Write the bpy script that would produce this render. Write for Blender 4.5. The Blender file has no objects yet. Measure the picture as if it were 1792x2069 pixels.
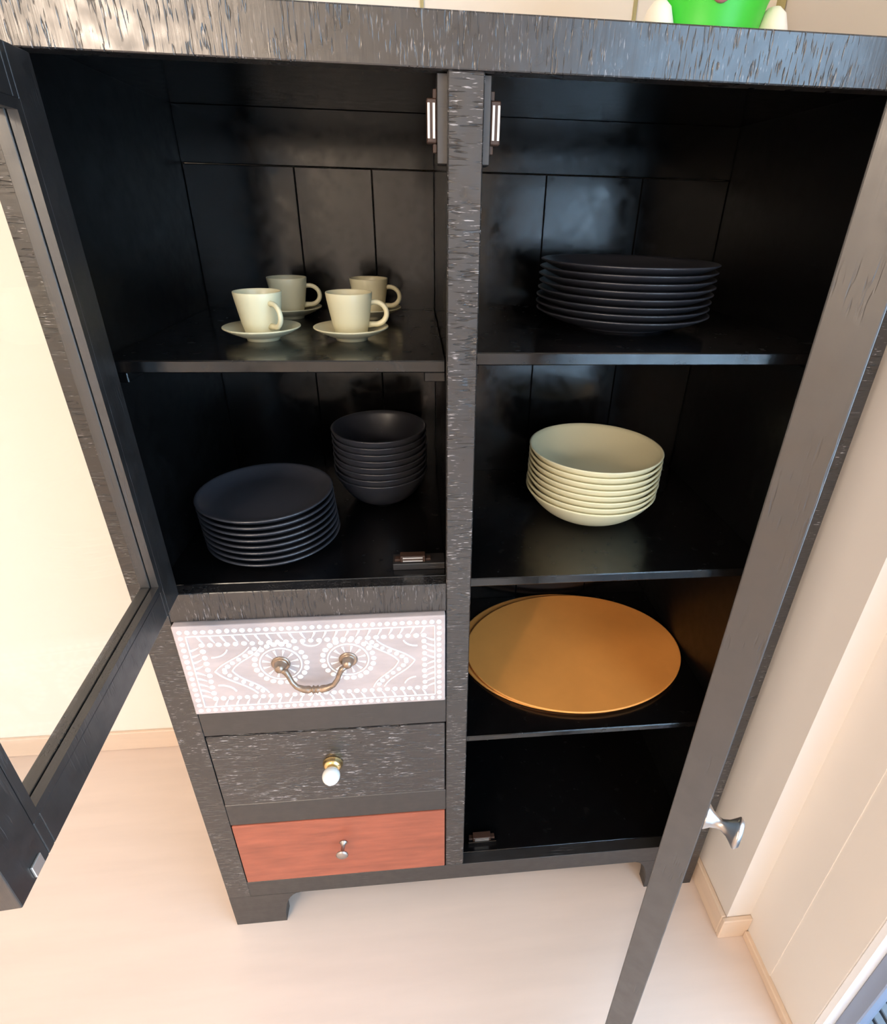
import bpy, bmesh, math, random
from mathutils import Vector, Matrix

random.seed(7)
S = bpy.context.scene
COL = S.collection

# ------------------------------------------------------------------ camera
IW, IH = 1792.0, 2069.0
FPX, PPX, PPY = 1105.82, 56.375, -35.06
cam_d = bpy.data.cameras.new('camera')
cam = bpy.data.objects.new('camera', cam_d)
COL.objects.link(cam)
R_ = Vector((0.9952824, -0.0942150, 0.0231633))
U_ = Vector((0.0228235, 0.4594099, 0.8879311))
F_ = Vector((0.0942978, 0.8832135, -0.4593929))
M = Matrix((R_, U_, -F_)).transposed().to_4x4()
M.translation = Vector((0.444753, -0.717137, 1.488455))
cam.matrix_world = M
cam_d.sensor_fit = 'HORIZONTAL'
cam_d.sensor_width = 36.0
cam_d.lens = FPX / IW * 36.0
cam_d.shift_x = -PPX / IW
cam_d.shift_y = PPY / IW
cam_d.clip_start = 0.01
S.camera = cam

# ------------------------------------------------------------------ world, lights, exposure
S.view_settings.view_transform = 'Standard'
S.view_settings.look = 'None'
S.view_settings.gamma = 1.0
S.view_settings.exposure = -0.38
S.view_settings.use_curve_mapping = False
S.cycles.use_denoising = True

world = bpy.data.worlds.new('overcast_sky')
S.world = world
world.use_nodes = True
bg = world.node_tree.nodes['Background']
bg.inputs[0].default_value = (0.50, 0.73, 1.0, 1)
bg.inputs[1].default_value = 10.0


def area(name, loc, size, power, color, target, shape='DISK', size_y=None, portal=False):
    d = bpy.data.lights.new(name, 'AREA')
    d.shape = shape
    d.size = size
    if size_y:
        d.size_y = size_y
    d.energy = power
    d.color = color
    o = bpy.data.objects.new(name, d)
    COL.objects.link(o)
    o.location = loc
    o.rotation_euler = (Vector(target) - Vector(loc)).to_track_quat('-Z', 'Y').to_euler()
    if portal:
        d.cycles.is_portal = True
    return o


area('ceiling_lamp_left', (-0.55, -1.15, 2.58), 0.5, 19, (1.0, 0.82, 0.64), (-0.55, -1.15, 0))
pd = bpy.data.lights.new('pendant_lamp', 'POINT')
pd.energy = 150
pd.color = (1.0, 0.82, 0.66)
pd.shadow_soft_size = 0.13
po = bpy.data.objects.new('pendant_lamp', pd)
COL.objects.link(po)
po.location = (-1.0, -2.8, 2.20)
area('daylight_portal', (1.20, -1.55, 1.13), 2.4, 1, (1, 1, 1), (-1, -1.55, 1.13), 'RECTANGLE', 2.2, portal=True)


# ------------------------------------------------------------------ helpers
def obj(name, bm, mat, parent=None, loc=(0, 0, 0), smooth=False):
    me = bpy.data.meshes.new(name)
    bm.normal_update()
    bm.to_mesh(me)
    bm.free()
    if smooth:
        for f in me.polygons:
            f.use_smooth = True
    if mat:
        me.materials.append(mat)
    return obj_me(name, me, parent, loc)


def obj_me(name, me, parent=None, loc=(0, 0, 0), rot=None):
    o = bpy.data.objects.new(name, me)
    COL.objects.link(o)
    o.location = loc
    if rot:
        o.rotation_euler = rot
    if parent:
        o.parent = parent
    return o


def empty(name, loc=(0, 0, 0)):
    o = bpy.data.objects.new(name, None)
    COL.objects.link(o)
    o.location = loc
    o.empty_display_size = 0.05
    return o


def tag(o, label=None, cat=None, group=None, kind=None):
    if label:
        o['label'] = label
    if cat:
        o['category'] = cat
    if group:
        o['group'] = group
    if kind:
        o['kind'] = kind
    return o


def struct(o, label=None):
    o['kind'] = 'structure'
    if label:
        o['label'] = label
    return o


def box(bm, x0, x1, y0, y1, z0, z1, bev=0.0, seg=1):
    r = bmesh.ops.create_cube(bm, size=1.0)
    vs = r['verts']
    for v in vs:
        v.co = Vector(((x0 + x1) / 2 + v.co.x * (x1 - x0), (y0 + y1) / 2 + v.co.y * (y1 - y0),
                       (z0 + z1) / 2 + v.co.z * (z1 - z0)))
    if bev > 0:
        es = list({e for v in vs for e in v.link_edges})
        bmesh.ops.bevel(bm, geom=es, offset=bev, segments=seg, profile=0.5, affect='EDGES')
    return bm


def B(*a, **k):
    return box(bmesh.new(), *a, **k)


def prism(bm, poly, axis, a0, a1):
    """extrude a 2-D polygon along an axis; poly is in the two other axes in order"""
    def P(p, a):
        if axis == 'y':
            return (p[0], a, p[1])
        if axis == 'x':
            return (a, p[0], p[1])
        return (p[0], p[1], a)
    v0 = [bm.verts.new(P(p, a0)) for p in poly]
    v1 = [bm.verts.new(P(p, a1)) for p in poly]
    n = len(poly)
    bm.faces.new(v0)
    bm.faces.new(list(reversed(v1)))
    for i in range(n):
        bm.faces.new((v0[i], v1[i], v1[(i + 1) % n], v0[(i + 1) % n]))
    bmesh.ops.recalc_face_normals(bm, faces=bm.faces[:])
    return bm


def lathe(bm, prof, n=64, sx=1.0, sy=1.0, axis='z', org=(0, 0, 0)):
    """revolve a closed or open (r, z) profile; r = 0 ends are welded"""
    rings = []
    ox, oy, oz = org

    def P(r, h, a):
        x, y = r * math.cos(a) * sx, r * math.sin(a) * sy
        if axis == 'z':
            return (ox + x, oy + y, oz + h)
        if axis == '-y':
            return (ox + x, oy - h, oz + y)
        return (ox + h, oy + x, oz + y)
    for r, h in prof:
        if r < 1e-6:
            rings.append([bm.verts.new(P(0, h, 0))])
        else:
            rings.append([bm.verts.new(P(r, h, 2 * math.pi * i / n)) for i in range(n)])
    for a, b in zip(rings[:-1], rings[1:]):
        if len(a) == 1 and len(b) == 1:
            continue
        for i in range(n):
            j = (i + 1) % n
            if len(a) == 1:
                bm.faces.new((a[0], b[j], b[i]))
            elif len(b) == 1:
                bm.faces.new((a[i], a[j], b[0]))
            else:
                bm.faces.new((a[i], a[j], b[j], b[i]))
    bmesh.ops.recalc_face_normals(bm, faces=bm.faces[:])
    return bm


def sweep(bm, pts, rad, n=10, flat=1.0):
    """tube along points with a radius per point, capped"""
    pts = [Vector(p) for p in pts]
    if not isinstance(rad, (list, tuple)):
        rad = [rad] * len(pts)
    rings = []
    up = None
    for i, p in enumerate(pts):
        t = (pts[min(i + 1, len(pts) - 1)] - pts[max(i - 1, 0)]).normalized()
        if up is None:
            up = t.orthogonal().normalized()
        up = (up - t * up.dot(t)).normalized()
        s = t.cross(up)
        rings.append([bm.verts.new(p + (up * math.cos(a) + s * math.sin(a) * flat) * rad[i])
                      for a in [2 * math.pi * k / n for k in range(n)]])
    for a, b in zip(rings[:-1], rings[1:]):
        for i in range(n):
            j = (i + 1) % n
            bm.faces.new((a[i], a[j], b[j], b[i]))
    bm.faces.new(list(reversed(rings[0])))
    bm.faces.new(rings[-1])
    bmesh.ops.recalc_face_normals(bm, faces=bm.faces[:])
    return bm


def ribbon(bm, path, w, y0, y1, closed=False):
    """flat raised line in the xz plane"""
    n = len(path)
    L, Rr = [], []
    for i, p in enumerate(path):
        if closed:
            a, b = path[(i - 1) % n], path[(i + 1) % n]
        else:
            a, b = path[max(i - 1, 0)], path[min(i + 1, n - 1)]
        t = Vector((b[0] - a[0], b[1] - a[1]))
        t.normalize()
        nn = Vector((-t.y, t.x)) * w / 2
        L.append((p[0] + nn.x, p[1] + nn.y))
        Rr.append((p[0] - nn.x, p[1] - nn.y))
    V = lambda q, y: bm.verts.new((q[0], y, q[1]))
    a0 = [V(q, y0) for q in L]; a1 = [V(q, y1) for q in L]
    b0 = [V(q, y0) for q in Rr]; b1 = [V(q, y1) for q in Rr]
    rng = range(n) if closed else range(n - 1)
    for i in rng:
        j = (i + 1) % n
        bm.faces.new((a1[i], a1[j], b1[j], b1[i]))
        bm.faces.new((a0[i], a0[j], a1[j], a1[i]))
        bm.faces.new((b0[i], b1[i], b1[j], b0[j]))
    if not closed:
        bm.faces.new((a0[0], a1[0], b1[0], b0[0]))
        bm.faces.new((a0[-1], b0[-1], b1[-1], a1[-1]))
    bmesh.ops.recalc_face_normals(bm, faces=bm.faces[:])
    return bm


# ------------------------------------------------------------------ materials
def new_mat(name):
    m = bpy.data.materials.new(name)
    m.use_nodes = True
    nt = m.node_tree
    bs = nt.nodes['Principled BSDF']
    return m, nt, bs


def N(nt, typ, **k):
    n = nt.nodes.new(typ)
    for a, v in k.items():
        if a.startswith('i_'):
            n.inputs[a[2:].replace('_', ' ')].default_value = v
        else:
            setattr(n, a, v)
    return n


def ramp(nt, src, p0, p1, c0=(0, 0, 0, 1), c1=(1, 1, 1, 1)):
    r = nt.nodes.new('ShaderNodeValToRGB')
    r.color_ramp.elements[0].position = p0
    r.color_ramp.elements[0].color = c0
    r.color_ramp.elements[1].position = p1
    r.color_ramp.elements[1].color = c1
    nt.links.new(src, r.inputs[0])
    return r


def noise(nt, scale3, detail=2.0, rough=0.5, coord=None):
    tc = nt.nodes.new('ShaderNodeTexCoord')
    mp = nt.nodes.new('ShaderNodeMapping')
    mp.inputs['Scale'].default_value = scale3
    nt.links.new(tc.outputs['Object'], mp.inputs[0])
    nz = nt.nodes.new('ShaderNodeTexNoise')
    nz.inputs['Scale'].default_value = 1.0
    nz.inputs['Detail'].default_value = detail
    nz.inputs['Roughness'].default_value = rough
    nt.links.new(mp.outputs[0], nz.inputs['Vector'])
    return nz


def math_n(nt, op, a, b):
    n = nt.nodes.new('ShaderNodeMath')
    n.operation = op
    for i, v in enumerate((a, b)):
        if isinstance(v, (int, float)):
            n.inputs[i].default_value = v
        else:
            nt.links.new(v, n.inputs[i])
    return n


def black_wood(name, axis='z', gouge=1.0, rough=0.38, cover=0.5, base=(0.0125, 0.0105, 0.0098), ior=1.78, lumpy=0.25, dist=0.0016, fineamp=0.22, glint=0.0):
    """dark stained open-grain wood; short gouges run along the given axis"""
    m, nt, bs = new_mat(name)
    sc = {'z': (330, 330, 34), 'x': (34, 330, 330), 'y': (330, 34, 330)}[axis]
    g = noise(nt, sc, 1.5, 0.5)
    gr = ramp(nt, g.outputs[0], 0.57, 0.66)
    mk = noise(nt, (11, 11, 11), 2.0, 0.55)
    mr = ramp(nt, mk.outputs[0], 0.62 - 0.25 * cover, 0.72 - 0.25 * cover)
    mul = math_n(nt, 'MULTIPLY', gr.outputs[0], mr.outputs[0])
    sc2 = {'z': (160, 160, 7), 'x': (7, 160, 160), 'y': (160, 7, 160)}[axis]
    fine = noise(nt, sc2, 3.0, 0.6)
    lump = noise(nt, (45, 45, 45), 2.0, 0.5)
    h1 = math_n(nt, 'MULTIPLY', mul.outputs[0], -1.0 * gouge)
    h2 = math_n(nt, 'MULTIPLY', fine.outputs[0], fineamp)
    h3 = math_n(nt, 'MULTIPLY', lump.outputs[0], lumpy)
    s1 = math_n(nt, 'ADD', h1.outputs[0], h2.outputs[0])
    s2 = math_n(nt, 'ADD', s1.outputs[0], h3.outputs[0])
    bp = N(nt, 'ShaderNodeBump')
    bp.inputs['Strength'].default_value = 0.65
    bp.inputs['Distance'].default_value = dist
    nt.links.new(s2.outputs[0], bp.inputs['Height'])
    nt.links.new(bp.outputs[0], bs.inputs['Normal'])
    bs.inputs['Base Color'].default_value = (*base, 1)
    if glint > 0:      # pale streaks painted into the colour for glints off the gouges
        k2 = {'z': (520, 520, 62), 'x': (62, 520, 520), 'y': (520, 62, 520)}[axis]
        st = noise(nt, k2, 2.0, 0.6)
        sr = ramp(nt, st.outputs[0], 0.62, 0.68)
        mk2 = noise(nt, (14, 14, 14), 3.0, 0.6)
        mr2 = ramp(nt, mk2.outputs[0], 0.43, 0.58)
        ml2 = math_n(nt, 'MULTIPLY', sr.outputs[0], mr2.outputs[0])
        cr = ramp(nt, ml2.outputs[0], 0.0, 1.0, (*base, 1), (glint, glint * 0.93, glint * 0.92, 1))
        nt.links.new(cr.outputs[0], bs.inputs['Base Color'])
    bs.inputs['IOR'].default_value = ior
    rr = ramp(nt, lump.outputs[0], 0.3, 0.7, (rough - 0.05,) * 3 + (1,), (rough + 0.07,) * 3 + (1,))
    nt.links.new(rr.outputs[0], bs.inputs['Roughness'])
    return m


def plain(name, col, rough=0.5, metal=0.0, bump=0.0, bscale=200.0, var=0.0, vscale=(6, 6, 6), coat=0.0):
    m, nt, bs = new_mat(name)
    bs.inputs['Base Color'].default_value = (*col, 1)
    bs.inputs['Roughness'].default_value = rough
    bs.inputs['Metallic'].default_value = metal
    bs.inputs['Coat Weight'].default_value = coat
    if var > 0:
        nz = noise(nt, vscale, 4.0, 0.6)
        lo = tuple(max(c * (1 - var), 0) for c in col) + (1,)
        hi = tuple(min(c * (1 + var), 1) for c in col) + (1,)
        r = ramp(nt, nz.outputs[0], 0.3, 0.7, lo, hi)
        nt.links.new(r.outputs[0], bs.inputs['Base Color'])
    if bump > 0:
        nz = noise(nt, (bscale,) * 3, 3.0, 0.6)
        bp = N(nt, 'ShaderNodeBump')
        bp.inputs['Strength'].default_value = bump
        bp.inputs['Distance'].default_value = 0.001
        nt.links.new(nz.outputs[0], bp.inputs['Height'])
        nt.links.new(bp.outputs[0], bs.inputs['Normal'])
    return m


def glass_mat(name, tint=(0.97, 0.98, 0.98)):
    m, nt, bs = new_mat(name)
    out = nt.nodes['Material Output']
    tr = N(nt, 'ShaderNodeBsdfTransparent')
    tr.inputs[0].default_value = (*tint, 1)
    gl = N(nt, 'ShaderNodeBsdfGlossy')
    gl.inputs['Roughness'].default_value = 0.02
    lw = N(nt, 'ShaderNodeLayerWeight')
    pw = math_n(nt, 'POWER', lw.outputs['Facing'], 5.0)
    fr = math_n(nt, 'MULTIPLY_ADD', pw.outputs[0], 0.45)
    fr.inputs[2].default_value = 0.012
    mx = N(nt, 'ShaderNodeMixShader')
    nt.links.new(fr.outputs[0], mx.inputs[0])
    nt.links.new(tr.outputs[0], mx.inputs[1])
    nt.links.new(gl.outputs[0], mx.inputs[2])
    nt.links.new(mx.outputs[0], out.inputs[0])
    return m


M_RAIL = black_wood('black_wood_upright_gouges', 'z', 1.1, 0.30, 0.8, dist=0.0013, glint=0.2)
M_STILE = black_wood('black_wood_level_gouges', 'x', 1.2, 0.31, 0.85, dist=0.0024, glint=0.42)
M_CARVE = black_wood('black_wood_drawer', 'x', 2.2, 0.32, 1.3, (0.014, 0.011, 0.0105), dist=0.003, glint=0.5)
M_LOW = black_wood('black_wood_plain', 'x', 0.25, 0.42, 0.3)
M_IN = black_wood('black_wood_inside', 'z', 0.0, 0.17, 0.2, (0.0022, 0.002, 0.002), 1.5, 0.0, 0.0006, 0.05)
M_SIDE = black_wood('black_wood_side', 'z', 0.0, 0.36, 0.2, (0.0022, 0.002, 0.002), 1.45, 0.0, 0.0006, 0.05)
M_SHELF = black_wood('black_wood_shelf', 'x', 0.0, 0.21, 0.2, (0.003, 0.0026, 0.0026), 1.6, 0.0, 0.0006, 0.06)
M_DOOR = black_wood('black_wood_door', 'z', 0.3, 0.42, 0.45, ior=1.85)
M_RED = plain('red_brown_wood', (0.31, 0.080, 0.042), 0.38, var=0.22, vscale=(9, 60, 60), bump=0.15, bscale=120)
M_WHITE = plain('whitewashed_wood', (0.455, 0.385, 0.37), 0.5, var=0.10, vscale=(14, 50, 50), bump=0.2, bscale=150)
M_BONE = plain('white_inlay', (0.93, 0.91, 0.88), 0.42)
M_BRASS = plain('antique_brass', (0.33, 0.26, 0.205), 0.33, 1.0, var=0.35, vscale=(60, 60, 60))
M_PEWTER = plain('brushed_pewter', (0.42, 0.38, 0.355), 0.30, 1.0)
M_GOLD = plain('polished_brass', (0.80, 0.58, 0.27), 0.25, 1.0)
M_CERAMIC = plain('white_glazed_ceramic', (0.88, 0.86, 0.81), 0.12, coat=0.4)
M_STEEL = plain('bright_steel', (0.82, 0.79, 0.74), 0.45, 1.0)
M_CATCH = plain('brown_plastic', (0.045, 0.022, 0.014), 0.35)
M_CREAM = plain('cream_stoneware', (0.74, 0.675, 0.44), 0.33, bump=0.04, bscale=300)
M_BLACKW = plain('charcoal_stoneware', (0.036, 0.036, 0.043), 0.30, bump=0.05, bscale=500)
M_BLACKW.node_tree.nodes['Principled BSDF'].inputs['IOR'].default_value = 1.7
M_COPPER = plain('copper_leather', (0.92, 0.365, 0.08), 0.45, 0.0, bump=0.10, bscale=700, var=0.06)
M_WALL = plain('cream_wall_paint', (0.84, 0.76, 0.66), 0.75, bump=0.04, bscale=300)
M_WALLR = plain('pale_wall_paint', (0.74, 0.675, 0.615), 0.7, bump=0.04, bscale=300)
M_CEIL = plain('white_ceiling_paint', (0.86, 0.84, 0.80), 0.85)
M_FLOOR = plain('beige_laminate', (0.68, 0.55, 0.465), 0.36, var=0.05, vscale=(1.6, 14, 8), bump=0.02, bscale=80)
M_BASE = plain('beige_baseboard', (0.70, 0.54, 0.41), 0.4, var=0.04, vscale=(3, 3, 30))
M_OLIVE = plain('olive_joint', (0.42, 0.36, 0.16), 0.6)
M_FRAME = plain('white_upvc', (0.86, 0.85, 0.86), 0.3)
M_GREYF = plain('grey_aluminium', (0.20, 0.24, 0.33), 0.35)
M_GREEN = plain('green_toy_vinyl', (0.045, 0.56, 0.03), 0.4)
M_PINK = plain('pink_felt', (0.85, 0.25, 0.30), 0.7)
M_TOYW = plain('white_plush', (0.85, 0.78, 0.66), 0.8, bump=0.2, bscale=250)
M_DECK = plain('grey_deck', (0.060, 0.060, 0.066), 0.6)
M_SLAB = plain('shaded_concrete', (0.115, 0.115, 0.12), 0.7)  # slab and deck colours darkened to stand in for a covered balcony's shade
M_GLASS = glass_mat('clear_glass')

# ------------------------------------------------------------------ the room
XL, YF, ZC = -2.6, -3.8, 2.62       # left wall, front wall, ceiling
YB = 0.515                          # back wall
XA, XC, YA = 1.122, 1.180, -0.110   # right wall near cabinet, right wall further on, step
struct(obj('floor', B(XL, 1.24, YF, YB, -0.05, 0.0), M_FLOOR), 'pale beige laminate floor')
struct(obj('ceiling', B(XL, 1.255, YF, YB + 0.1, ZC, ZC + 0.05), M_CEIL))
struct(obj('wall_back', B(XL, 1.255, YB, YB + 0.1, -0.05, ZC), M_WALL))
struct(obj('wall_left', B(XL - 0.1, XL, YF, YB + 0.1, -0.05, ZC), M_WALL))
struct(obj('wall_front', B(XL - 0.1, 1.255, YF - 0.1, YF, -0.05, ZC), M_WALL))
bm = bmesh.new()
box(bm, XA, 1.255, YA, YB, -0.05, ZC)
box(bm, XC, 1.255, -0.207, YA, -0.05, ZC)
box(bm, XC + 0.0018, 1.255, -0.312, -0.207, -0.05, ZC)
box(bm, XC + 0.0018, 1.255, YF, -2.86, -0.05, ZC)
box(bm, XC + 0.0018, 1.255, -2.86, -0.312, 2.26, ZC)
struct(obj('wall_right', bm, M_WALLR), 'pale wall to the right, stepping back beside the cabinet')
# baseboards
struct(obj('baseboard_back', B(XL, XA, YB - 0.011, YB, 0, 0.072, bev=0.002), M_BASE))
bm = bmesh.new()
box(bm, XA - 0.011, XA, YA, YB - 0.011, 0, 0.070, 0.002)
struct(obj('baseboard_right', bm, M_BASE))
struct(obj('baseboard_step', B(XA - 0.011, XC, YA - 0.011, YA, 0, 0.070, bev=0.002), M_BASE))
struct(obj('baseboard_far_right', B(XC - 0.009, XC + 0.003, -0.312, YA - 0.011, 0, 0.024, bev=0.002), M_BASE))
# upright joints on the wall above the cabinet
for i, (x, w, d) in enumerate(((0.468, 0.006, 0.004), (0.846, 0.006, 0.004), (XA - 0.008, 0.011, 0.012))):
    struct(obj('trim_%d' % (i + 1), B(x - w / 2, x + w / 2, YB - d, YB, 0.072, ZC), M_OLIVE))

# balcony door in the right wall
dr = struct(empty('door_1', (XC + 0.03, -1.58, 0)), 'glazed white balcony door in the right wall')
Y0, Y1, ZT = -2.86 + 1.58, -0.312 + 1.58, 2.26
ob = lambda n, m, *a, **k: obj(n, B(*a, **k), m, dr)
ob('frame_post', M_FRAME, -0.026, 0.030, Y1 - 0.014, Y1, 0, ZT, bev=0.002)
ob('frame_post', M_FRAME, -0.026, 0.030, Y0, Y0 + 0.05, 0, ZT, bev=0.002)
ob('frame_head', M_FRAME, -0.026, 0.030, Y0 + 0.05, Y1 - 0.014, ZT - 0.05, ZT, bev=0.002)
ob('threshold', M_GREYF, -0.026, 0.030, Y0 + 0.05, Y1 - 0.014, 0, 0.03, bev=0.002)
ob('sash_post', M_GREYF, -0.006, 0.020, Y1 - 0.040, Y1 - 0.014, 0.03, ZT - 0.05, bev=0.002)
ob('sash_post', M_GREYF, -0.006, 0.020, Y0 + 0.05, Y0 + 0.09, 0.03, ZT - 0.05, bev=0.002)
ob('sash_post', M_GREYF, -0.006, 0.020, -0.04, 0.04, 0.03, ZT - 0.05, bev=0.002)
for a, b in ((Y0 + 0.09, -0.04), (0.04, Y1 - 0.040)):
    ob('glass_pane', M_GLASS, 0.012, 0.018, a, b, 0.03, ZT - 0.05)
# balcony outside
struct(obj('floor_balcony', B(1.256, 3.2, -3.6, 0.5, -0.16, -0.06), M_SLAB))
bd = empty('deck_tile', (1.235, -0.55, -0.06))
tag(bd, 'grey slatted deck tile on the balcony outside the glass door', 'deck tile')
slat = B(-0.010, 0.010, -0.45, 0.45, 0.012, 0.03, bev=0.002)
sm = None
for i in range(18):
    if sm is None:
        o = obj('slat', slat, M_DECK, bd, (0.06 + i * 0.0265, 0, 0)); sm = o.data
    else:
        obj_me('slat', sm, bd, (0.06 + i * 0.0265, 0, 0))
for yy in (-0.3, 0.0, 0.22):
    obj('cross_bar', B(0.045, 0.53, yy - 0.012, yy + 0.012, 0, 0.012), M_SLAB, bd)

# ------------------------------------------------------------------ the cabinet
W, H, D = 1.10, 1.670, 0.470
ZT_, XC0, XC1, SL, SR = 1.6209, 0.4845, 0.5245, 0.0475, 1.0525
ZB0, ZB1, ZR1 = 0.1122, 0.1663, 0.9533
WT, WB, DT, DB, RT = 0.8986, 0.6989, 0.6346, 0.4350, 0.3708
FT = 0.024    # face frame thickness
cab = empty('display_cabinet', (0, 0, 0))
tag(cab, 'tall black wooden cabinet with open doors, shelves and three unlike drawers', 'cabinet')
cp = lambda n, m, *a, **k: obj(n, B(*a, **k), m, cab)
cp('top_rail', M_RAIL, 0, W, 0, FT, ZT_, H, bev=0.0018, seg=2)
cp('stile', M_STILE, 0, SL, 0, FT, ZB0, ZT_, bev=0.0005)
cp('stile', M_STILE, XC0, XC1, 0.0004, FT, ZB1, ZT_, bev=0.0015)
cp('stile', M_STILE, SR, W, 0, FT, ZB0, ZT_, bev=0.0005)
cp('cross_rail', M_RAIL, SL, XC0, 0.0006, FT, WT, ZR1, bev=0.0012)
cp('cross_rail', M_LOW, SL, XC0, 0.0006, FT, DT, WB, bev=0.0012)
cp('cross_rail', M_LOW, SL, XC0, 0.0006, FT, RT, DB, bev=0.0012)
cp('bottom_rail', M_LOW, SL, SR, 0.0002, FT, ZB0, ZB1, bev=0.0004)
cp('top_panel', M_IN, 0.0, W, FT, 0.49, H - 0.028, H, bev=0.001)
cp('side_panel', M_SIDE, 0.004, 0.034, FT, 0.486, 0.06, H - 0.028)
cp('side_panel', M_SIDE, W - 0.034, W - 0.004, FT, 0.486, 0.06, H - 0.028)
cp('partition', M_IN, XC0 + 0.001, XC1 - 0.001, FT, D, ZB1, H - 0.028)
# floors and shelves
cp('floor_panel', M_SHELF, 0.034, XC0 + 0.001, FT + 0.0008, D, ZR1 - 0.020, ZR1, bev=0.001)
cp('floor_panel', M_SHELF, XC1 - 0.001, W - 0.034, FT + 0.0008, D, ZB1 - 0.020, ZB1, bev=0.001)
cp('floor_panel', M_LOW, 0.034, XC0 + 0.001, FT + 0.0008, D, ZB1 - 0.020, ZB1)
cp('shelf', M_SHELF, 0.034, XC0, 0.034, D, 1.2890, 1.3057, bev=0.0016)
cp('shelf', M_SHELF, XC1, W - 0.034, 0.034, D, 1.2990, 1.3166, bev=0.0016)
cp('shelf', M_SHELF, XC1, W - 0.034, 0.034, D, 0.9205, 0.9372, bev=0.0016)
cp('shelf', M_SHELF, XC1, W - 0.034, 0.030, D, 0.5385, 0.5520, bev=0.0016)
for x0, x1, zt in ((0.455, XC0, 1.2890), (0.034, 0.064, 1.2890), (XC1, XC1 + 0.006, 1.2990), (W - 0.06, W - 0.034, 1.2990),
                   (W - 0.06, W - 0.034, 0.9205), (W - 0.06, W - 0.034, 0.5385)):
    cp('shelf_cleat', M_IN, x0, x1, 0.037, D - 0.02, zt - 0.0135, zt, bev=0.001)
# back boards
xs_l = [0.034, 0.2295, 0.3700, XC0 + 0.001]
xs_r = [XC1 - 0.001, 0.7000, 0.8900, W - 0.034]
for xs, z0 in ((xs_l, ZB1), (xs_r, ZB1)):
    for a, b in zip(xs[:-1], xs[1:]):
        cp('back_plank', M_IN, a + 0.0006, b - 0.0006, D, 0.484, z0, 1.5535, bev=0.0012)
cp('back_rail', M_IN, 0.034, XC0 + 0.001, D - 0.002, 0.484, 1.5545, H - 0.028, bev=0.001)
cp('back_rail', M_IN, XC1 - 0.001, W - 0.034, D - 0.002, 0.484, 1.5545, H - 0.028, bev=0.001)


# feet: curved brackets
def bracket(x_out, x_in, x_top, y0, y1):
    poly = [(x_out, 0), (x_in, 0)]
    for i in range(1, 9):
        t = i / 8.0
        poly.append((x_in + (x_top - x_in) * (1 - math.cos(t * math.pi / 2)), ZB0 * math.sin(t * math.pi / 2) ** 0.9))
    poly.append((x_out, ZB0))
    b = bmesh.new()
    prism(b, poly, 'y', y0, y1)
    return b


obj('foot', bracket(0, 0.1126, 0.155, 0, 0.030), M_LOW, cab)
obj('foot', bracket(W, 0.9797, 0.9400, 0, 0.030), M_LOW, cab)
obj('foot', bracket(0, 0.085, 0.12, 0.455, 0.487), M_LOW, cab)
obj('foot', bracket(W, W - 0.085, W - 0.12, 0.455, 0.487), M_LOW, cab)


# magnetic catches
def catch(loc, rot, block, bmat=None):
    k = obj('catch_block', block, bmat or M_LOW, cab)
    b = bmesh.new()
    box(b, -0.021, 0.021, -0.004, 0.012, 0, 0.0115, 0.0012)
    box(b, -0.030, -0.021, 0.000, 0.010, 0, 0.0045, 0.0006)
    box(b, 0.021, 0.030, 0.000, 0.010, 0, 0.0045, 0.0006)
    c = obj('magnetic_catch', b, M_CATCH, cab, loc)
    c.rotation_euler = rot
    for z in (0.0022, 0.0080):
        obj('steel_strip', B(-0.0165, 0.0165, -0.0052, 0.008, z, z + 0.0024), M_STEEL, c)
    return c


# on the post, left and right side: the catch lies against the post with strips upright
catch((0.4735, 0.020, 1.577), (0, -math.pi / 2, 0), B(0.4735, XC0 + 0.001, 0.014, 0.05, 1.536, 1.6205, bev=0.0008))
catch((0.5335, 0.020, 1.577), (0, math.pi / 2, 0), B(XC1 - 0.001, 0.5335, 0.014, 0.05, 1.536, 1.6205, bev=0.0008))
catch((0.431, 0.052, ZR1 + 0.012), (0, 0, 0), B(0.398, XC0, 0.044, 0.075, ZR1, ZR1 + 0.012, bev=0.0008))
catch((0.572, 0.046, ZB1 + 0.010), (0, 0, 0), B(0.540, 0.606, 0.040, 0.07, ZB1, ZB1 + 0.010, bev=0.0008), M_IN)


# ------------------------------------------------------------------ drawers
def drawer(z0, z1, mat, proud):
    b = bmesh.new()
    box(b, 0.0, XC0 - SL - 0.004, -proud, 0.02, 0.0, z1 - z0 - 0.004, 0.002, 2)
    d = obj('drawer', b, mat, cab, (SL + 0.002, 0, z0 + 0.002))
    return d


dw = drawer(WB, WT, M_WHITE, 0.008)
dw['label'] = 'whitewashed drawer front with white dotted inlay pattern'
dk = drawer(DB, DT, M_CARVE, 0.001)
dk['label'] = 'rough carved black drawer front'
rd = drawer(ZB1, RT, M_RED, 0.001)
rd['label'] = 'smooth red-brown drawer front'
DWW, DWH = XC0 - SL - 0.004, WT - WB - 0.004
YFACE = -0.008
# white inlay: dots
dot_me = None


def dot(u, v, s=1.0):
    global dot_me
    if dot_me is None:
        b = bmesh.new()
        lathe(b, [(0.0048, -0.0006), (0.0046, 0.0007), (0.0033, 0.0013), (0.0, 0.0014)], 10, axis='-y')
        o = obj('inlay_dot', b, M_BONE, dw, (u, YFACE, v), smooth=True)
        dot_me = o.data
    else:
        o = obj_me('inlay_dot', dot_me, dw, (u, YFACE, v))
    o.scale = (s * random.uniform(0.9, 1.08), 1, s * random.uniform(0.9, 1.08))


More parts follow.
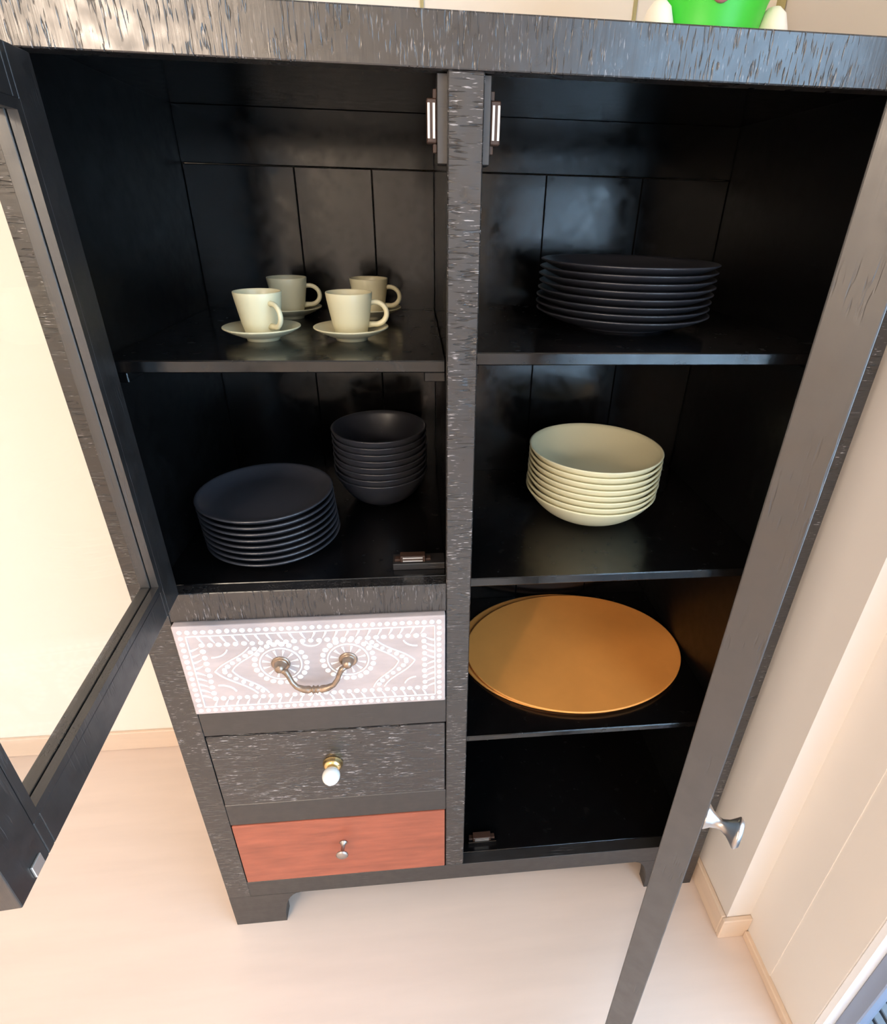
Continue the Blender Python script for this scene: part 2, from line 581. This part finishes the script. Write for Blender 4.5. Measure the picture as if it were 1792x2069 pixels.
def dots_line(a, b, step, s=1.0, ends=True):
    L = math.hypot(b[0] - a[0], b[1] - a[1])
    n = max(1, round(L / step))
    for i in range(n + (1 if ends else 0)):
        t = i / n
        dot(a[0] + (b[0] - a[0]) * t + random.uniform(-.0004, .0004), a[1] + (b[1] - a[1]) * t + random.uniform(-.0004, .0004), s)


def rect(i_x0, i_x1, i_y0, i_y1):
    return [(i_x0, i_y0), (DWW - i_x1, i_y0), (DWW - i_x1, DWH - i_y1), (i_x0, DWH - i_y1)]


def ring_of_dots(r, step, s=1.0):
    for k in range(4):
        dots_line(r[k], r[(k + 1) % 4], step, s, ends=False)


ring_of_dots(rect(0.0105, 0.0105, 0.0095, 0.0125), 0.0121, 0.92)
ring_of_dots(rect(0.0395, 0.0360, 0.036, 0.040), 0.0131, 1.0)


def inlay_line(path, w=0.0022, closed=False):
    return obj('inlay_line', ribbon(bmesh.new(), path, w, YFACE + 0.0005, YFACE - 0.0012, closed), M_BONE, dw)


r = rect(0.0190, 0.0180, 0.0178, 0.0205)
for k in range(4):
    inlay_line([r[k], r[(k + 1) % 4]], 0.0016)
CENT = [(0.158, 0.1085), (0.269, 0.1105)]
for cx_, cz_ in CENT:
    inlay_line([(cx_ + 0.034 * math.cos(a), cz_ + 0.034 * math.sin(a)) for a in [2 * math.pi * k / 40 for k in range(40)]], 0.0022, True)
    for k in range(22):
        a = 2 * math.pi * k / 22
        dot(cx_ + 0.0425 * math.cos(a), cz_ + 0.0425 * math.sin(a), 1.05)
    for k in range(12):
        a = 2 * math.pi * (k + 0.5) / 12
        b = bmesh.new()
        prism(b, [(0.0165, 0), (0.030, 0.0021), (0.030, -0.0021)], 'y', 0.0005, -0.0011)
        o = obj('inlay_wedge', b, M_BONE, dw, (cx_, YFACE, cz_))
        o.rotation_euler = (0, -a, 0)


def chevron(apex, top, bot, sgn):
    for (end, up) in ((top, 1), (bot, -1)):
        mx, mz = (apex[0] + end[0]) / 2, (apex[1] + end[1]) / 2
        for off in (0.0, 0.0205):
            ax = apex[0] - sgn * off * 1.35
            ex = end[0] - sgn * off * 0.9 if off else end[0]
            pts = []
            for i in range(15):
                t = i / 14.0
                wob = 0.0035 * math.sin(t * math.pi * 2.0) * sgn
                pts.append((ax + (ex - ax) * t + wob, apex[1] + (end[1] - apex[1]) * t))
            inlay_line(pts, 0.002)
        n = 7
        for i in range(n):
            t = (i + 0.35) / n
            wob = 0.0035 * math.sin(t * math.pi * 2.0) * sgn
            dot(apex[0] - sgn * 0.0135 + (end[0] - apex[0] + sgn * 0.002) * t + wob, apex[1] + (end[1] - apex[1]) * t, 0.9)


chevron((0.381, 0.102), (0.318, 0.150), (0.326, 0.044), 1)
chevron((0.050, 0.098), (0.112, 0.148), (0.112, 0.044), -1)


def arc(c, r0, a0, a1, w=0.0024):
    inlay_line([(c[0] + r0 * math.cos(math.radians(a0 + (a1 - a0) * i / 12)), c[1] + r0 * 0.8 * math.sin(math.radians(a0 + (a1 - a0) * i / 12))) for i in range(13)], w)


arc((0.212, 0.158), 0.017, 200, 340)
arc((0.384, 0.152), 0.022, 195, 275)
arc((0.384, 0.046), 0.022, 95, 170)
arc((0.052, 0.150), 0.026, 265, 345)
arc((0.052, 0.046), 0.026, 15, 95)
# crescent petals in the band between the two rows of dots
pet_me = None


def petal(u, v, ang, flip=1):
    global pet_me
    if pet_me is None:
        b = bmesh.new()
        out, inn = [], []
        for i in range(7):
            t = i / 6.0
            out.append((-0.004 + 0.0085 * t ** 1.6, 0.0145 * t))
            inn.append((-0.0005 + 0.0052 * t ** 1.2, 0.0145 * t))
        prism(b, out + list(reversed(inn)), 'y', 0.0005, -0.0010)
        o = obj('inlay_petal', b, M_BONE, dw, (u, YFACE, v))
        pet_me = o.data
    else:
        o = obj_me('inlay_petal', pet_me, dw, (u, YFACE, v))
    o.rotation_euler = (0, -ang, 0)
    o.scale = (flip, 1, 1)


npet = 21
for i in range(npet):
    t = (i + 0.5) / npet
    u = 0.030 + (DWW - 0.058) * t
    f = 1 if t < 0.5 else -1
    petal(u, DWH - 0.0215, math.pi, -f)
    petal(u, 0.0190, 0, f)
for i in range(9):
    v = 0.036 + 0.118 * (i + 0.5) / 9
    f = 1 if i < 5 else -1
    petal(0.0200, v, -math.pi / 2, f)
    petal(DWW - 0.0190, v, math.pi / 2, -f)

# bail handle of the white drawer
for cx_, cz_ in CENT:
    b = bmesh.new()
    lathe(b, [(0.0155, 0), (0.0155, 0.0015), (0.013, 0.003), (0.0115, 0.0022), (0.0095, 0.0040), (0.0088, 0.010),
              (0.0078, 0.014), (0.0052, 0.017), (0.0, 0.0178)], 28, axis='-y', org=(cx_, YFACE, cz_))
    obj('handle_rosette', b, M_BRASS, dw, smooth=True)
b = bmesh.new()
x0, x1 = CENT[0][0] + 0.006, CENT[1][0] - 0.006
zc = 0.109
pts, rad = [], []
key = [(x0 - 0.006, -0.020, zc - 0.002, 0.0030), (x0 + 0.004, -0.0225, zc - 0.006, 0.0042), (x0 + 0.008, -0.024, zc - 0.014, 0.0036), (x0 + 0.012, -0.026, zc - 0.025, 0.0034),
       (x0 + 0.019, -0.028, zc - 0.035, 0.0036), (x0 + 0.030, -0.029, zc - 0.0405, 0.0046), (x0 + 0.039, -0.029, zc - 0.042, 0.0052)]
mid = (x0 + x1) / 2
full = key + [(mid - 0.006, -0.029, zc - 0.0422, 0.0034), (mid - 0.004, -0.029, zc - 0.0422, 0.0058), (mid - 0.0015, -0.029, zc - 0.0422, 0.0044),
              (mid + 0.0015, -0.029, zc - 0.0422, 0.0044), (mid + 0.004, -0.029, zc - 0.0422, 0.0058), (mid + 0.006, -0.029, zc - 0.0422, 0.0034)]
full += [(x0 + x1 - k[0], k[1], k[2], k[3]) for k in reversed(key)]
sweep(b, [k[:3] for k in full], [k[3] * 1.25 for k in full], 12)
obj('bail_handle', b, M_BRASS, dw, smooth=True)

# knob of the black drawer
kx, kz = 0.2680 - SL - 0.002, 0.5440 - DB - 0.002
b = bmesh.new()
lathe(b, [(0.0, 0), (0.0185, 0), (0.0190, 0.003), (0.0160, 0.0055), (0.0178, 0.008), (0.0140, 0.0115), (0.0110, 0.014), (0.0, 0.014)], 28, axis='-y', org=(kx, -0.001, kz))
obj('knob_base', b, M_GOLD, dk, smooth=True)
b = bmesh.new()
prof = [(0.0, 0.013)] + [(0.0165 * math.sin(a), 0.0285 - 0.0165 * math.cos(a)) for a in [math.pi * i / 16 for i in range(2, 15)]] + [(0.0045, 0.0455), (0.004, 0.0442), (0.0, 0.0442)]
lathe(b, prof, 32, axis='-y', org=(kx, -0.001, kz))
k = obj('knob', b, M_CERAMIC, dk, smooth=True)
k['label'] = 'white ceramic ball knob'
# knob of the red drawer
kx, kz = 0.2665 - SL - 0.002, 0.2870 - ZB1 - 0.002
b = bmesh.new()
lathe(b, [(0.0, 0), (0.0085, 0), (0.0080, 0.002), (0.0042, 0.005), (0.0038, 0.018), (0.0062, 0.022), (0.0125, 0.0245), (0.0130, 0.0265), (0.0095, 0.0292), (0.0, 0.0302)], 28, axis='-y', org=(kx, -0.001, kz))
k = obj('knob', b, M_PEWTER, rd, smooth=True)
k['label'] = 'small silver mushroom knob'


# ------------------------------------------------------------------ doors
def door(pivot, ang, width, t, z0, z1, sgn, sw, rw, label):
    """leaf from the pivot along sgn*x, outer face at y=0, inner face at y=t; z is local to z0"""
    h = z1 - z0
    rb = 0.010           # rebate for the glazing beads, cut from the inner side
    ys = t * 0.56
    b = bmesh.new()
    X = lambda v: sgn * v
    for f in (lambda v: v, lambda v: width - v):       # two stiles
        prism(b, [(X(f(0)), 0), (X(f(sw)), 0), (X(f(sw)), ys), (X(f(sw - rb)), ys), (X(f(sw - rb)), t), (X(f(0)), t)], 'z', 0, h)
    for f in (lambda v: v, lambda v: h - v):           # two rails
        bx0, bx1 = sorted((X(sw - 0.0001), X(width - sw + 0.0001)))
        prism(b, [(0, f(0)), (0, f(rw)), (ys, f(rw)), (ys, f(rw - rb)), (t, f(rw - rb)), (t, f(0))], 'x', bx0, bx1)
        cx0, cx1 = sorted((X(sw - rb), X(sw)))
        prism(b, [(ys, f(0)), (ys, f(rw - rb)), (t, f(rw - rb)), (t, f(0))], 'x', cx0, cx1)
        cx0, cx1 = sorted((X(width - sw), X(width - sw + rb)))
        prism(b, [(ys, f(0)), (ys, f(rw - rb)), (t, f(rw - rb)), (t, f(0))], 'x', cx0, cx1)
    d = obj('door', b, M_DOOR, cab, (pivot[0], pivot[1], z0))
    d.rotation_euler = (0, 0, ang)
    d['label'] = label
    bv = d.modifiers.new('edge', 'BEVEL')
    bv.width = 0.0012
    bv.segments = 2
    bv.limit_method = 'ANGLE'
    bv.angle_limit = math.radians(60)

    def sub(n, m, xa, xb, ya, yb, za, zb, bev=0.0):
        return obj(n, B(min(sgn * xa, sgn * xb), max(sgn * xa, sgn * xb), ya, yb, za, zb, bev=bev), m, d)
    g = 0.0002
    ya, yb = ys + 0.0016, t
    sub('glazing_bead', M_DOOR, sw - rb + g, sw - 0.0002, ya, yb, rw - rb + g, h - rw + rb - g)
    sub('glazing_bead', M_DOOR, width - sw + 0.0002, width - sw + rb - g, ya, yb, rw - rb + g, h - rw + rb - g)
    sub('glazing_bead', M_DOOR, sw, width - sw, ya, yb, rw - rb + g, rw - 0.0002)
    sub('glazing_bead', M_DOOR, sw, width - sw, ya, yb, h - rw + 0.0002, h - rw + rb - g)
    sub('glass_pane', M_GLASS, sw - rb + 0.002, width - sw + rb - 0.002, ys + 0.0002, ys + 0.0014, rw - rb + 0.002, h - rw + rb - 0.002, 0)
    # strike plates for the catches, near the free edge
    for za in (0.007, h - 0.052):
        sub('strike_plate', M_STEEL, width - 0.036, width - 0.020, t, t + 0.0016, za, za + 0.040, 0.0004) if za > 0.1 else \
            sub('strike_plate', M_STEEL, width - 0.036, width - 0.022, t, t + 0.0022, za - 0.003, za + 0.011, 0.0005)
    for zz in (0.09, h - 0.09):
        b2 = bmesh.new()
        lathe(b2, [(0.0, 0), (0.0042, 0.0005), (0.0042, 0.0495), (0.0, 0.05)], 12, org=(0, -0.0015, zz - 0.025))
        obj('hinge', b2, M_BRASS, d, smooth=True)
    return d


dl = door((0.0470, -0.001), math.radians(-86.1), XC0 - SL - 0.003, 0.0250, ZR1 + 0.001, ZT_ - 0.003, 1, 0.055, 0.054,
          'glazed black door of the left compartment, swung open')
drt = door((1.0520, -0.001), math.radians(50.7), SR - XC1 - 0.005, 0.0320, ZB1 + 0.003, ZT_ - 0.003, -1, 0.058, 0.056,
           'tall glazed black door of the right compartment, half open and seen edge on')
wR = SR - XC1 - 0.005
for d, xx, zz in ((drt, -(wR - 0.028), 0.925 - ZB1 - 0.003), (dl, XC0 - SL - 0.003 - 0.028, 0.33)):
    b = bmesh.new()
    lathe(b, [(0.0, 0), (0.0135, 0), (0.0130, 0.002), (0.0085, 0.007), (0.0060, 0.013), (0.0058, 0.017), (0.0085, 0.023),
              (0.0140, 0.029), (0.0160, 0.031), (0.0160, 0.033), (0.0125, 0.036), (0.0, 0.0372)], 32, axis='-y', org=(xx, 0, zz))
    obj('knob', b, M_PEWTER, d, smooth=True)

# ------------------------------------------------------------------ dishes
def shell(R, h, rf, floor_z, t, curve=2.0, rim=0.0015, n=14, fh=0.004):
    """profile of a plate or bowl: foot ring radius rf, rim radius R at height h"""
    out = [(0.0, fh * 0.6), (rf - 0.005, fh * 0.6), (rf - 0.004, 0.0), (rf, 0.0), (rf + 0.0008, fh * 0.5)]
    r0, z0 = rf + 0.001, fh
    for i in range(n + 1):
        s = i / n
        out.append((r0 + (R - r0) * s, z0 + (h - z0 - rim) * s ** curve))
    inn = []
    zi0 = floor_z
    for i in range(n, -1, -1):
        s = i / n
        inn.append((r0 + (R - t - r0) * s, zi0 + (h - zi0) * s ** curve))
    top = [(R + 0.0002, h - rim * 0.5), (R - t * 0.35, h + 0.0003)]
    return out + top + inn + [(0.0, floor_z)]


ORD = ['topmost', 'second from the top', 'third from the top', 'fourth from the top', 'fifth from the top',
       'sixth from the top', 'second from the bottom', 'lowest']


def stack(name, prof, mat, c, z0, dz, n, label, cat, group, drift, seg=96):
    me = None
    for i in range(n):                  # i = 0 lowest
        dx, dy = drift(i)
        loc = (c[0] + dx, c[1] + dy, z0 + i * dz)
        if me is None:
            o = obj(name, lathe(bmesh.new(), prof, seg), mat, None, loc, smooth=True)
            me = o.data
        else:
            o = obj_me(name, me, None, loc)
        o.rotation_euler = (0, 0, random.uniform(0, 6))
        tag(o, label % ORD[n - 1 - i], cat, group)


Z_L1, Z_R1, Z_R2, Z_R3 = 1.3057, 1.3166, 0.9372, 0.5520
pl = shell(0.1127, 0.0235, 0.070, 0.0075, 0.0042, 2.2, fh=0.0035)
stack('dinner_plate', pl, M_BLACKW, (0.1845, 0.1510), ZR1 + 0.0002, 0.0112, 8,
      'charcoal plate in the low stack beside the bowls, %s', 'plate', 'charcoal plates on the left compartment floor',
      lambda i: (0.0012 * (3 - i) * 0.8, -0.0008 * (3 - i) * 0.6))
plr = shell(0.1459, 0.0265, 0.080, 0.0078, 0.0044, 1.7, fh=0.004)
stack('dinner_plate', plr, M_BLACKW, (0.8023, 0.2525), Z_R1 + 0.0002, 0.0112, 8,
      'large charcoal plate on the upper right shelf, %s', 'plate', 'charcoal plates on the upper right shelf',
      lambda i: (random.uniform(-.0015, .0015) - (0.003 if i in (1, 2) else 0), random.uniform(-.001, .001)))


bb = shell(0.0927, 0.0660, 0.036, 0.0092, 0.0034, 2.15, 0.0016, 18)
stack('bowl', bb, M_BLACKW, (0.3688, 0.3130), ZR1 + 0.0002, 0.0131, 8,
      'charcoal bowl in the tall stack behind the plates, %s', 'bowl', 'charcoal bowls on the left compartment floor',
      lambda i: (random.uniform(-.0006, .0006) + 0.0, random.uniform(-.0005, .0005)))
bg_ = shell(0.1302, 0.0600, 0.056, 0.0094, 0.0036, 2.1, 0.0016, 18)
stack('bowl', bg_, M_CREAM, (0.7940, 0.2600), Z_R2 + 0.0002, 0.0123, 8,
      'cream bowl on the middle right shelf, %s', 'bowl', 'cream bowls on the middle right shelf',
      lambda i: (random.uniform(-.0005, .0005) - (0.0012 if i < 2 else 0), random.uniform(-.0005, .0005)))

# saucers and cups
sp = [(0.0, 0.003), (0.0195, 0.003), (0.0205, 0.0), (0.0240, 0.0), (0.0247, 0.0035), (0.034, 0.0072), (0.046, 0.0125), (0.0560, 0.0180),
      (0.0572, 0.0190), (0.0572, 0.0202), (0.0560, 0.0208), (0.046, 0.0158), (0.034, 0.0104), (0.027, 0.0082), (0.026, 0.0070), (0.0, 0.0070)]
cpf = [(0.0, 0.002), (0.0185, 0.002), (0.0195, 0.0), (0.0225, 0.0), (0.0245, 0.0035), (0.0282, 0.018), (0.0312, 0.036), (0.0337, 0.052), (0.0350, 0.0620),
       (0.0346, 0.0632), (0.0336, 0.0632), (0.0328, 0.0615), (0.0314, 0.052), (0.0288, 0.036), (0.0255, 0.018), (0.0215, 0.007), (0.0, 0.0062)]
sau_me = cup_me = han_me = None
spots = [
    ((0.2110, 0.1700), -46, 'cream saucer under the front left cup, beside the open door', 'pale cream cup at the front left, its handle turned to the viewer'),
    ((0.3450, 0.1720), 2, 'cream saucer under the front right cup, near the centre post', 'cream cup at the front right, nearest the centre post edge of the shelf'),
    ((0.2150, 0.3640), 6, 'shaded saucer of the rear left cup', 'shaded cup at the rear left, half hidden behind the front left cup'),
    ((0.3610, 0.3660), -6, 'shaded saucer of the rear right cup, partly hidden', 'cup at the rear right, partly hidden behind the front right cup'),
]
for (x, y), ang, ls, lc in spots:
    if sau_me is None:
        s_ = obj('saucer', lathe(bmesh.new(), sp, 64), M_CREAM, None, (x, y, Z_L1 + 0.0002), smooth=True); sau_me = s_.data
        c_ = obj('coffee_cup', lathe(bmesh.new(), cpf, 64), M_CREAM, None, (x, y, Z_L1 + 0.0074), smooth=True); cup_me = c_.data
        hp = []
        for i in range(17):
            a = math.radians(112 - 224 * i / 16)
            hp.append((0.0375 + 0.0180 * math.cos(a), 0, 0.0325 + 0.0165 * math.sin(a)))
        hp[0] = (0.0300, 0, 0.0480)
        hp[-1] = (0.0265, 0, 0.0155)
        h_ = obj('handle', sweep(bmesh.new(), hp, [0.0044] + [0.0037] * 15 + [0.0046], 12, 1.15), M_CREAM, c_, smooth=True); han_me = h_.data
    else:
        s_ = obj_me('saucer', sau_me, None, (x, y, Z_L1 + 0.0002))
        c_ = obj_me('coffee_cup', cup_me, None, (x, y, Z_L1 + 0.0074))
        h_ = obj_me('handle', han_me, c_)
    c_.rotation_euler = (0, 0, math.radians(ang))
    tag(s_, ls, 'saucer', 'saucers on the upper left shelf')
    tag(c_, lc, 'cup', 'cups on the upper left shelf')


# oval copper place mats
def mat_oval(c, z, a, b_, rot, label):
    prof = [(0.0, 0.0), (0.985, 0.0), (1.0, 0.0015), (1.0, 0.0040), (0.993, 0.0052), (0.985, 0.0046), (0.0, 0.0042)]
    o = obj('place_mat', lathe(bmesh.new(), prof, 96, a, b_), M_COPPER, None, (c[0], c[1], z), smooth=True)
    o.rotation_euler = (0, 0, math.radians(rot))
    tag(o, label, 'place mat', 'copper place mats on the lower right shelf')


mat_oval((0.8050, 0.2590), Z_R3 + 0.0056, 0.2590, 0.1965, 2, 'oval copper place mat lying on top of the other one')
mat_oval((0.7900, 0.2690), Z_R3 + 0.0002, 0.2600, 0.2000, -1, 'oval copper place mat underneath, its edge showing behind')

# green toy on the cabinet top
ty = empty('toy_figure', (0.829, 0.150, H + 0.0005))
tag(ty, 'bright green rounded toy with white feet standing on the cabinet top', 'toy')
lathe_prof = [(0.0, 0.0), (0.050, 0.0), (0.059, 0.006), (0.0605, 0.03), (0.066, 0.055), (0.078, 0.085), (0.086, 0.115), (0.080, 0.155), (0.060, 0.185), (0.030, 0.202), (0.0, 0.206)]
obj('body', lathe(bmesh.new(), lathe_prof, 48, 1.0, 0.8), M_GREEN, ty, smooth=True)
for sx in (-1, 1):
    b = bmesh.new()
    lathe(b, [(0.0, 0.0), (0.020, 0.0), (0.0245, 0.010), (0.024, 0.030), (0.018, 0.046), (0.009, 0.054), (0.0, 0.056)], 24, 0.75, 1.2, org=(sx * 0.0745, -0.012, 0))
    obj('foot', b, M_TOYW, ty, smooth=True)
b = bmesh.new()
bmesh.ops.create_uvsphere(b, u_segments=20, v_segments=10, radius=1.0)
for v in b.verts:
    v.co = Vector((v.co.x * 0.013 - 0.014, v.co.y * 0.010 - 0.050, v.co.z * 0.015 + 0.060))
obj('tongue', b, M_PINK, ty, smooth=True)
